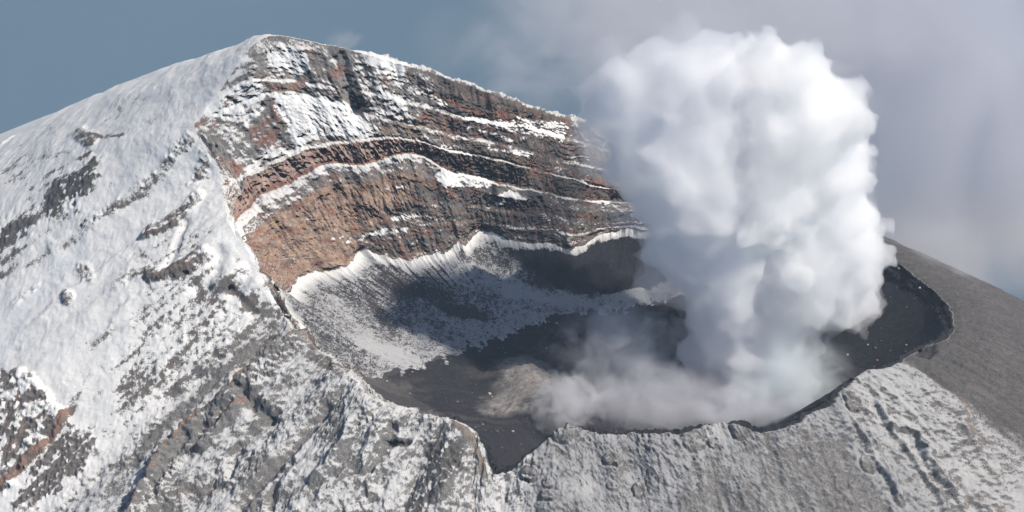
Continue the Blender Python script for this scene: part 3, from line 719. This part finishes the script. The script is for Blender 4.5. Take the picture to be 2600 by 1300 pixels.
# ------------------------------------------------------------------ the mountain as meshes
def tag(o, label=None, cat=None, group=None, kind=None):
    if label: o['label'] = label
    if cat: o['category'] = cat
    if group: o['group'] = group
    if kind: o['kind'] = kind
    return o
VID = np.arange(NR*NTH).reshape(NR, NTH)
QUADS = np.stack([VID[:-1], VID[1:], np.roll(VID, -1, 1)[1:], np.roll(VID, -1, 1)[:-1]], -1)     # (NR-1, NTH, 4)
P1f = P1.reshape(-1, 3).astype(f32); N1f = N1.reshape(-1, 3).astype(f32)
def build(name, face_mask, parent=None):
    q = QUADS[face_mask]
    ids, inv = np.unique(q.ravel(), return_inverse=True)
    me = bpy.data.meshes.new(name)
    me.vertices.add(len(ids)); me.vertices.foreach_set('co', P1f[ids].ravel())
    me.loops.add(q.size); me.loops.foreach_set('vertex_index', inv.astype(np.int32).ravel())
    me.polygons.add(len(q)); me.polygons.foreach_set('loop_start', np.arange(len(q), dtype=np.int32)*4)
    me.update(calc_edges=True)
    me.polygons.foreach_set('use_smooth', np.ones(len(q), bool))
    a = me.attributes.new('cover', 'FLOAT', 'POINT'); a.data.foreach_set('value', S.ravel()[ids].astype(f32))
    for nm, A in (('rock', ROCK), ('coat', COAT)):
        c = np.ones((len(ids), 4), f32); c[:, :3] = np.clip(A.reshape(-1, 3)[ids], 0.01, .95)
        a = me.attributes.new(nm, 'FLOAT_COLOR', 'POINT'); a.data.foreach_set('color', c.ravel())
    me.normals_split_custom_set_from_vertices(N1f[ids])
    me.materials.append(TERR)
    o = bpy.data.objects.new(name, me); COL.objects.link(o)
    if parent: o.parent = parent
    return o
FK = K[:-1]
# ------------------------------------------------------------------ far plain and haze
def at_y(x, y, wy):
    r = FWD + np.array([(x-1300)/FPX, 0, 0]) + UPV*((650-y)/FPX)
    return CAM + r*((wy - CAM[1])/r[1])
def vol_mat(name, dens, color=(1, 1, 1), aniso=0.0, noise=None, fall=None, absn=None):
    m = bpy.data.materials.new(name); m.use_nodes = True
    t = m.node_tree; t.nodes.clear(); N = t.nodes; L = t.links
    out = N.new('ShaderNodeOutputMaterial'); pv = N.new('ShaderNodeVolumePrincipled')
    pv.inputs['Color'].default_value = (*color, 1); pv.inputs['Anisotropy'].default_value = aniso
    pv.inputs['Density'].default_value = dens
    L.new(pv.outputs[0], out.inputs['Volume'])
    if absn: pv.inputs['Absorption Color'].default_value = (*absn, 1)
    if noise or fall:
        def mth(op, a, b_=None, c=None):
            n = N.new('ShaderNodeMath'); n.operation = op
            for k, v in enumerate((a, b_, c)):
                if v is None: continue
                if isinstance(v, (int, float)): n.inputs[k].default_value = v
                else: L.new(v, n.inputs[k])
            return n.outputs[0]
        tc = N.new('ShaderNodeTexCoord'); cur = None
        if noise:
            sc_, det, lo, hi = noise
            n = N.new('ShaderNodeTexNoise'); n.inputs['Scale'].default_value = sc_; n.inputs['Detail'].default_value = det
            n.inputs['Roughness'].default_value = .6; n.inputs['Distortion'].default_value = .6
            geo = N.new('ShaderNodeNewGeometry'); L.new(geo.outputs['Position'], n.inputs['Vector'])
            mr = N.new('ShaderNodeMapRange'); mr.interpolation_type = 'SMOOTHSTEP'
            mr.inputs['From Min'].default_value = lo; mr.inputs['From Max'].default_value = hi
            src = n.outputs['Fac']
            if fall:      # unit-sphere coordinates in object space: the noise threshold rises towards the edge
                ln = N.new('ShaderNodeVectorMath'); ln.operation = 'LENGTH'; L.new(tc.outputs['Object'], ln.inputs[0])
                src = mth('ADD', src, mth('MULTIPLY', mth('SUBTRACT', .62, ln.outputs['Value']), fall))
            L.new(src, mr.inputs['Value']); cur = mr.outputs[0]
            if fall:
                e = N.new('ShaderNodeMapRange'); e.interpolation_type = 'SMOOTHSTEP'
                e.inputs['From Min'].default_value = 1.0; e.inputs['From Max'].default_value = .7
                L.new(ln.outputs['Value'], e.inputs['Value']); cur = mth('MULTIPLY', cur, e.outputs[0])
        L.new(mth('MULTIPLY', cur, dens), pv.inputs['Density'])
    return m
def mat_simple(name, fn):
    m = bpy.data.materials.new(name); m.use_nodes = True; fn(m.node_tree); return m
def _plain(t):
    N, L = t.nodes, t.links; b = N['Principled BSDF']; b.inputs['Roughness'].default_value = 1
    n = N.new('ShaderNodeTexNoise'); n.inputs['Scale'].default_value = .0004; n.inputs['Detail'].default_value = 8
    g = N.new('ShaderNodeNewGeometry'); L.new(g.outputs['Position'], n.inputs['Vector'])
    r = N.new('ShaderNodeValToRGB'); r.color_ramp.elements[0].color = (.02, .035, .04, 1); r.color_ramp.elements[1].color = (.04, .06, .06, 1)
    r.color_ramp.elements[0].position = .35; r.color_ramp.elements[1].position = .7
    L.new(n.outputs['Fac'], r.inputs[0]); L.new(r.outputs[0], b.inputs['Base Color'])
ZP = -2500.0
me = bpy.data.meshes.new('valley_plain'); E = 40000
me.from_pydata([(-E, -12000, ZP), (E, -12000, ZP), (E, 60000, ZP), (-E, 60000, ZP)], [], [(0, 1, 2, 3)])
me.materials.append(mat_simple('wooded_lowland', _plain))
o = bpy.data.objects.new('valley_plain', me); COL.objects.link(o); o['kind'] = 'structure'
def box(name, lo, hi, mat):
    (x0, y0, z0), (x1, y1, z1) = lo, hi
    v = [(x0,y0,z0),(x1,y0,z0),(x1,y1,z0),(x0,y1,z0),(x0,y0,z1),(x1,y0,z1),(x1,y1,z1),(x0,y1,z1)]
    f = [(3,2,1,0),(4,5,6,7),(0,1,5,4),(1,2,6,5),(2,3,7,6),(3,0,4,7)]
    me = bpy.data.meshes.new(name); me.from_pydata(v, [], f); me.materials.append(mat)
    o = bpy.data.objects.new(name, me); COL.objects.link(o); return o
HAZE = 2.0e-5
hz = box('haze', (-E-500, -12500, ZP-1), (E+500, 60500, 1440), vol_mat('pale_air', HAZE, (.62, .80, 1.0), .0))
hz['kind'] = 'stuff'
mist = box('valley_mist', (-E+300, -11500, ZP-.5), (E-300, 59500, -1000), vol_mat('blue_mist', 0.8e-4, (.46, .73, .98), .0))
mist['kind'] = 'stuff'
# ------------------------------------------------------------------ steam
def ico(sub=2):
    import bmesh
    bm = bmesh.new(); bmesh.ops.create_icosphere(bm, subdivisions=sub, radius=1.0)
    v = np.array([p.co[:] for p in bm.verts]); f = np.array([[q.index for q in p.verts] for p in bm.faces]); bm.free(); return v, f
IV, IF = ico(2)
def cloud_mesh(name, balls, voxel, mat, seed=1, kids=9, kid_r=(.28, .5), disp=(9, 26), disp2=(4, 9), flow=None):
    """balls: (centre xyz, radius). Billows: smaller balls on the surface of the big ones, fused, then ruffled."""
    rg = np.random.RandomState(seed); B = [(np.array(c), r) for c, r in balls]
    for c, r in list(B):
        for k in range(kids):
            d = rg.normal(size=3); d /= np.linalg.norm(d); rr_ = r*rg.uniform(*kid_r)
            B.append((c + d*(r*.86), rr_))
    if kids > 8:
        for c, r in B[len(balls):]:
            for k in range(4):
                d = rg.normal(size=3); d /= np.linalg.norm(d); B.append((c + d*(r*.85), r*rg.uniform(.3, .5)))
    Vs, Fs, n = [], [], 0
    for c, r in B:
        Vs.append(IV*r + c); Fs.append(IF + n); n += len(IV)
    me = bpy.data.meshes.new(name+'_raw'); me.from_pydata(np.concatenate(Vs).tolist(), [], np.concatenate(Fs).tolist())
    tmp = bpy.data.objects.new(name+'_raw', me); COL.objects.link(tmp)
    md = tmp.modifiers.new('r', 'REMESH'); md.mode = 'VOXEL'; md.voxel_size = voxel
    sm = tmp.modifiers.new('s', 'SMOOTH'); sm.factor = .5; sm.iterations = 3
    dg = bpy.context.evaluated_depsgraph_get(); me2 = bpy.data.meshes.new_from_object(tmp.evaluated_get(dg))
    bpy.data.objects.remove(tmp); bpy.data.meshes.remove(me)
    nv = len(me2.vertices); co = np.empty(nv*3, f32); me2.vertices.foreach_get('co', co); co = co.reshape(-1, 3)
    no = np.empty(nv*3, f32); me2.vertices.foreach_get('normal', no); no = no.reshape(-1, 3)
    x, y, z = co.T
    a, s_ = disp; d = -a*fbm(x/s_, y/s_, z/s_, 3, .5, True)
    co = co + no*d[:, None]
    a, s_ = disp2; x, y, z = co.T; d = -a*fbm(x/s_+9, y/s_, z/s_, 3, .6, True)
    co = co + no*d[:, None]
    x, y, z = co.T; co = co + no*(3.0*perlin(x/7, y/7, z/7))[:, None]
    me2.vertices.foreach_set('co', co.astype(f32).ravel()); me2.update()
    tmp = bpy.data.objects.new(name+'_raw', me2); COL.objects.link(tmp)
    md = tmp.modifiers.new('r', 'REMESH'); md.mode = 'VOXEL'; md.voxel_size = voxel
    sm = tmp.modifiers.new('s', 'SMOOTH'); sm.factor = .5; sm.iterations = 4
    dg = bpy.context.evaluated_depsgraph_get(); me3 = bpy.data.meshes.new_from_object(tmp.evaluated_get(dg))
    bpy.data.objects.remove(tmp); bpy.data.meshes.remove(me2); me2 = me3
    import bmesh                    # drop loose shreds: keep the one connected body
    bm = bmesh.new(); bm.from_mesh(me2); bm.verts.ensure_lookup_table(); seen = np.zeros(len(bm.verts), int); lab = 0; sizes = {}
    for v0 in bm.verts:
        if seen[v0.index]: continue
        lab += 1; stack = [v0]; seen[v0.index] = lab; c_n = 0
        while stack:
            a_ = stack.pop(); c_n += 1
            for e_ in a_.link_edges:
                b_ = e_.other_vert(a_)
                if not seen[b_.index]: seen[b_.index] = lab; stack.append(b_)
        sizes[lab] = c_n
    keep = max(sizes, key=sizes.get)
    bmesh.ops.delete(bm, geom=[x_ for x_ in bm.verts if seen[x_.index] != keep], context='VERTS'); bm.to_mesh(me2); bm.free()
    log('%s %d verts, %d bodies' % (name, len(me2.vertices), lab))
    me2.name = name; me2.materials.clear(); me2.materials.append(mat)
    o = bpy.data.objects.new(name, me2); COL.objects.link(o); return o
SC = .5
def balls(lst, yd, grow=0, rs=1.0):
    out = []
    for b in lst:
        x, y, r = b[:3]; yy = b[3] if len(b) > 3 else yd
        p = at_y(x, y, yy); k = np.linalg.norm(p-CAM)/DIST
        out.append((p, r*SC*k*rs+grow))
    return out
COLB = [(1930,185,100),(2020,200,95),(1850,200,70),(2080,300,120),(1980,340,140),(2110,430,105),(1990,500,150),(2120,560,110),(2010,640,140),
    (2150,670,95),(2060,730,120),(2150,760,85),(1970,790,100),(1850,330,85),(1940,870,90),(2010,880,75),(1930,960,85),(2010,1000,80,-130)]
LOBB = [(1600,230,90),(1560,270,65),(1700,210,90),(1790,210,90),(1640,360,95),(1750,380,130),(1700,500,95),(1790,540,120),(1770,640,100),(1700,620,70),(1850,860,90),(1830,700,110),(1870,800,90),(1900,900,90),
    (1890,980,90),(1980,980,80),(1800,1000,60)]
column = cloud_mesh('column_core', balls(COLB, -80, 8, 1.0), 2.5, vol_mat('dense_steam', .048, (1.0, .9985, .996), 0), 5, 9, (.25, .55), (14, 44), (9, 13))
column2 = cloud_mesh('column_edge', balls(COLB, -80, 14, 1.0), 3.4, vol_mat('thin_steam', .018, (.999, .999, 1.0), 0), 14, 8, (.3, .55), (16, 30), (9, 9))
lobe = cloud_mesh('side_lobe', balls(LOBB, -95, 17, .98), 4.5, vol_mat('soft_steam', .062, (.985, .985, .99), .25), 9, 8, (.3,.6), (22, 50), (9, 16))
lobe2 = cloud_mesh('side_lobe_edge', balls(LOBB, -95, 28, 1.0), 4.5, vol_mat('thin_steam_b', .012, (.985, .985, .99), .25), 19, 8, (.3,.6), (26, 40), (10, 14))
def puff(name, x, y, yy, rx, rz, ry, dens, nz_=(1/45, 4, .42, .62), fall=.55, col=(.97,.97,.99)):
    me = bpy.data.meshes.new(name); me.from_pydata(IV.tolist(), [], IF.tolist())
    me.materials.append(vol_mat(name, dens, col, .2, nz_, fall))
    o = bpy.data.objects.new(name, me); COL.objects.link(o)
    p = at_y(x, y, yy); k = np.linalg.norm(p-CAM)/DIST*SC
    o.location = p; o.scale = (rx*k, ry, rz*k); return o
PUFFS = [(1700,1020,-170,340,120,110,.027,(1/45,4,.40,.64),(.93,.93,.96),'broad pale fumes spreading over the crater floor behind the near rim'),  # floor fumes get a duller colour to paint in the plume's shadow
 (1570,880,-100,230,150,90,.014,(1/35,4,.42,.66),(.95,.97,1.0),'thin bluish fumes hanging over the dark floor left of the plume base'),
 (1440,1030,-190,120,110,70,.034,(1/22,4,.42,.62),(.97,.97,.99),'small white wisp curling up behind the rim beside the grey mound'),
 (2020,960,-150,180,170,90,.02,(1/45,4,.42,.62),(.93,.98,1.0),'pale blue fumes under the right side of the plume'),
 (1560,360,60,170,130,90,.012,(1/45,4,.42,.62),(.97,.97,.99),'faint grey veil of steam over the back rim left of the plume')]
PUFFS.append((2380,640,120,190,90,120,.009,(1/40,4,.40,.64),(.92,.91,.92),'thin grey haze of steam blowing over the ridge right of the plume'))
PUFFS.append((1930,1050,-205,210,90,80,.03,(1/35,4,.38,.62),(.96,.97,1.0),'whitish steam lying against the near rim below the plume'))
for (x_, y_, yy, rx, rz, ry, dn, nn, cc, lb) in PUFFS:
    tag(puff('steam_wisp', x_, y_, yy, rx, rz, ry, dn, nn, .55, cc), lb, 'steam wisp', 'steam wisps around the plume')
CLOUDS = [(1800,70,900,820,300,400,.007,(1/200,7,.40,.60),(.83,.83,.86),'grey cloud drifting above and behind the top of the plume'),
 (2450,270,1000,600,560,450,.007,(1/200,7,.37,.60),(.82,.83,.87),'large soft grey cloud filling the sky right of the plume'),
 (2520,620,700,480,170,250,.0045,(1/200,5,.36,.66),(.84,.81,.80),'low brownish grey cloud behind the right hand ash slope'),
 (875,100,1500,60,25,60,.005,(1/60,4,.38,.66),(1,.9,.86),'tiny pinkish cloud puff just behind the summit ridge')]
for (x_, y_, yy, rx, rz, ry, dn, nn, cc, lb) in CLOUDS:
    tag(puff('cloud', x_, y_, yy, rx, rz, ry, dn, nn, .5, cc), lb, 'cloud', 'clouds behind the crater')
pl = bpy.data.objects.new('steam_plume', None); COL.objects.link(pl); pl.location = at_y(1950, 1000, -120)
tag(pl, 'tall billowing white steam plume rising out of the crater floor', 'steam plume')
for c_ in (column, column2, lobe, lobe2):
    c_.parent = pl; c_.matrix_parent_inverse = __import__('mathutils').Matrix.Translation(-pl.location)

fm = lambda A, t=.5: (A[:-1] > t)
ribm = np.zeros(NR*NTH, bool)
for pts_, w1_, w2_ in ((rib, 19, 8), (rib2, 10, 7)):
    i, d, s_, t = stroke(pts_, 20, 4); ribm[i[np.where(s_ > 0, d < w1_, d < w2_)]] = True
ribm = ribm.reshape(NR, NTH)[:-1] & (FK == 3)
lowrock = fm(polym([(0,965),(60,945),(95,955),(130,1010),(170,1045),(150,1090),(80,1165),(0,1250),(-60,1290),(-100,1000)], 4, 8)) & (FK == 3)
used = ribm | lowrock
left_ = (FK == 3) & fm(wLeft); right_ = (FK == 3) & fm(wRight) & ~left_; front_ = (FK == 3) & ~left_ & ~right_
def st(o):
    o['kind'] = 'structure'; return o
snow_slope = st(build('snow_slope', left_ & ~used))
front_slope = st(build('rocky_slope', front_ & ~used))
build('rock_rib', ribm, front_slope); build('rock_outcrop', lowrock & ~ribm, front_slope)
st(build('ash_slope', right_ & ~used))
wallF = FK == 2
bandA = wallF & (Q_[:-1] > 3) & (Q_[:-1] < 4) & (orW[:-1] > .5); ledge = wallF & (Q_[:-1] >= 4) & (Q_[:-1] < 4.5) & (wLeftWall[:-1] > .5)
sf = wallF & (SFIELD[:-1] > .5) & ~bandA & ~ledge
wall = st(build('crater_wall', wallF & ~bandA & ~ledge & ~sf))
build('rock_band', bandA, wall); build('snow_ledge', ledge, wall); build('snow_field', sf, wall)
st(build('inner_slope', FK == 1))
moundF = (FK == 0) & fm(MOUND)
fl = st(build('crater_floor', (FK == 0) & ~moundF)); build('ash_mound', moundF, fl)
# loose boulders
BMAT = mat_simple('pale_boulder', lambda t: (setattr(t.nodes['Principled BSDF'].inputs['Roughness'], 'default_value', .9), setattr(t.nodes['Principled BSDF'].inputs['Base Color'], 'default_value', (.42, .39, .36, 1))))
BMAT2 = mat_simple('rusty_boulder', lambda t: (setattr(t.nodes['Principled BSDF'].inputs['Roughness'], 'default_value', .9), setattr(t.nodes['Principled BSDF'].inputs['Base Color'], 'default_value', (.38, .18, .10, 1))))
BMAT3 = mat_simple('dark_boulder', lambda t: (setattr(t.nodes['Principled BSDF'].inputs['Roughness'], 'default_value', .9), setattr(t.nodes['Principled BSDF'].inputs['Base Color'], 'default_value', (.08, .075, .07, 1))))
rb = np.random.RandomState(11)
GB = 'loose boulders in the crater'
for (x_, y_, r_, mt, lb, gr) in [
  (1244,1000,5,BMAT,'biggest pale boulder on the dark floor, left of the grey mound',GB), (1302,1095,3.6,BMAT,'pale boulder on the dark floor just above the gap in the near rim',GB),
  (1226,1077,2.6,BMAT,'small pale boulder between the near rim cliff and the grey mound',GB), (1387,888,2.6,BMAT,'small pale boulder on the dark floor behind the grey mound',GB),
  (1047,946,3,BMAT2,'small rusty orange boulder at the lower edge of the snow apron',GB), (983,970,2.8,BMAT,'small pale boulder at the left tip of the snow apron',GB),
  (1040,1000,2.2,BMAT,'tiny pale boulder on the ash patch by the left near rim',GB), (1250,1008,2.2,BMAT,'tiny pale stone next to the biggest boulder on the floor',GB),
  (2153,901,3.6,BMAT,'pale boulder on the dark inner slope right of the plume foot',GB), (2226,914,2.8,BMAT2,'rusty boulder low on the right inner slope near the rim crest',GB),
  (2204,875,2.6,BMAT,'small pale boulder midway on the right inner slope',GB), (2301,875,2.6,BMAT,'small pale boulder close to the bay in the right rim',GB),
  (2338,735,4,BMAT,'pale block high on the right inner slope',GB), (2282,681,3.6,BMAT,'pale block beside the right edge of the plume',GB),
  (1692,1092,4.5,BMAT3,'dark block perched on the middle of the near rim',None), (1440,1076,6,BMAT3,'dark craggy block on the near rim right of the gap',None),
  (1790,1076,4,BMAT3,'dark block at the left foot of the hump on the near rim',None), (2300,892,3,BMAT3,'dark stone on the rim beside the bay',None)]:
    try: k_ = hit_i(x_, y_)
    except ValueError: continue
    p = P1.reshape(-1, 3)[k_]
    v_ = IV*(1 + .28*np.array([perlin(np.array([q[0]*1.3+x_]), np.array([q[1]*1.3]), np.array([q[2]*1.3]))[0] for q in IV]))[:, None]
    v_ = v_*np.array([1, rb.uniform(.7, 1), rb.uniform(.65, .85)])*r_*.5
    me = bpy.data.meshes.new('boulder'); me.from_pydata(v_.tolist(), [], IF.tolist()); me.materials.append(mt)
    o = bpy.data.objects.new('boulder', me); COL.objects.link(o); o.location = p + np.array([0, 0, r_*.12]); o.rotation_euler = (0, 0, rb.uniform(0, 6))
    tag(o, lb, 'boulder', gr)
# small stones strewn over the ash: too many and too small to tell apart
rs_ = np.random.RandomState(21); OV, OF = ico(1)
cand = np.nonzero(((K == 0) & (F > .15)).ravel() | ((K == 1) & (np.broadcast_to(wIR, K.shape) > .3)).ravel() | ((K == 3) & (V < 190) & (wRight > .7)).ravel())[0]
pick = rs_.choice(cand, 900); vs, fs_, n_ = [], [], 0
for k in pick:
    r_ = min(2.6, .45 + rs_.exponential(.4)); a_ = rs_.uniform(0, 6.28)
    q = OV*np.array([1, rs_.uniform(.6, 1), rs_.uniform(.5, .8)])*r_*(1+.25*rs_.normal(size=(len(OV), 1)).clip(-1, 1))
    vs.append(q + P1.reshape(-1, 3)[k] + [0, 0, r_*.15]); fs_.append(OF + n_); n_ += len(OV)
me = bpy.data.meshes.new('scattered_stones'); me.from_pydata(np.concatenate(vs).tolist(), [], np.concatenate(fs_).tolist())
me.materials.append(mat_simple('grey_stone', lambda t: (setattr(t.nodes['Principled BSDF'].inputs['Roughness'], 'default_value', .9), setattr(t.nodes['Principled BSDF'].inputs['Base Color'], 'default_value', (.13, .12, .115, 1)))))
o = bpy.data.objects.new('scattered_stones', me); COL.objects.link(o)
o['kind'] = 'stuff'; o['label'] = 'small grey stones strewn over the dark ash of the crater'; o['category'] = 'stones'
log('done')
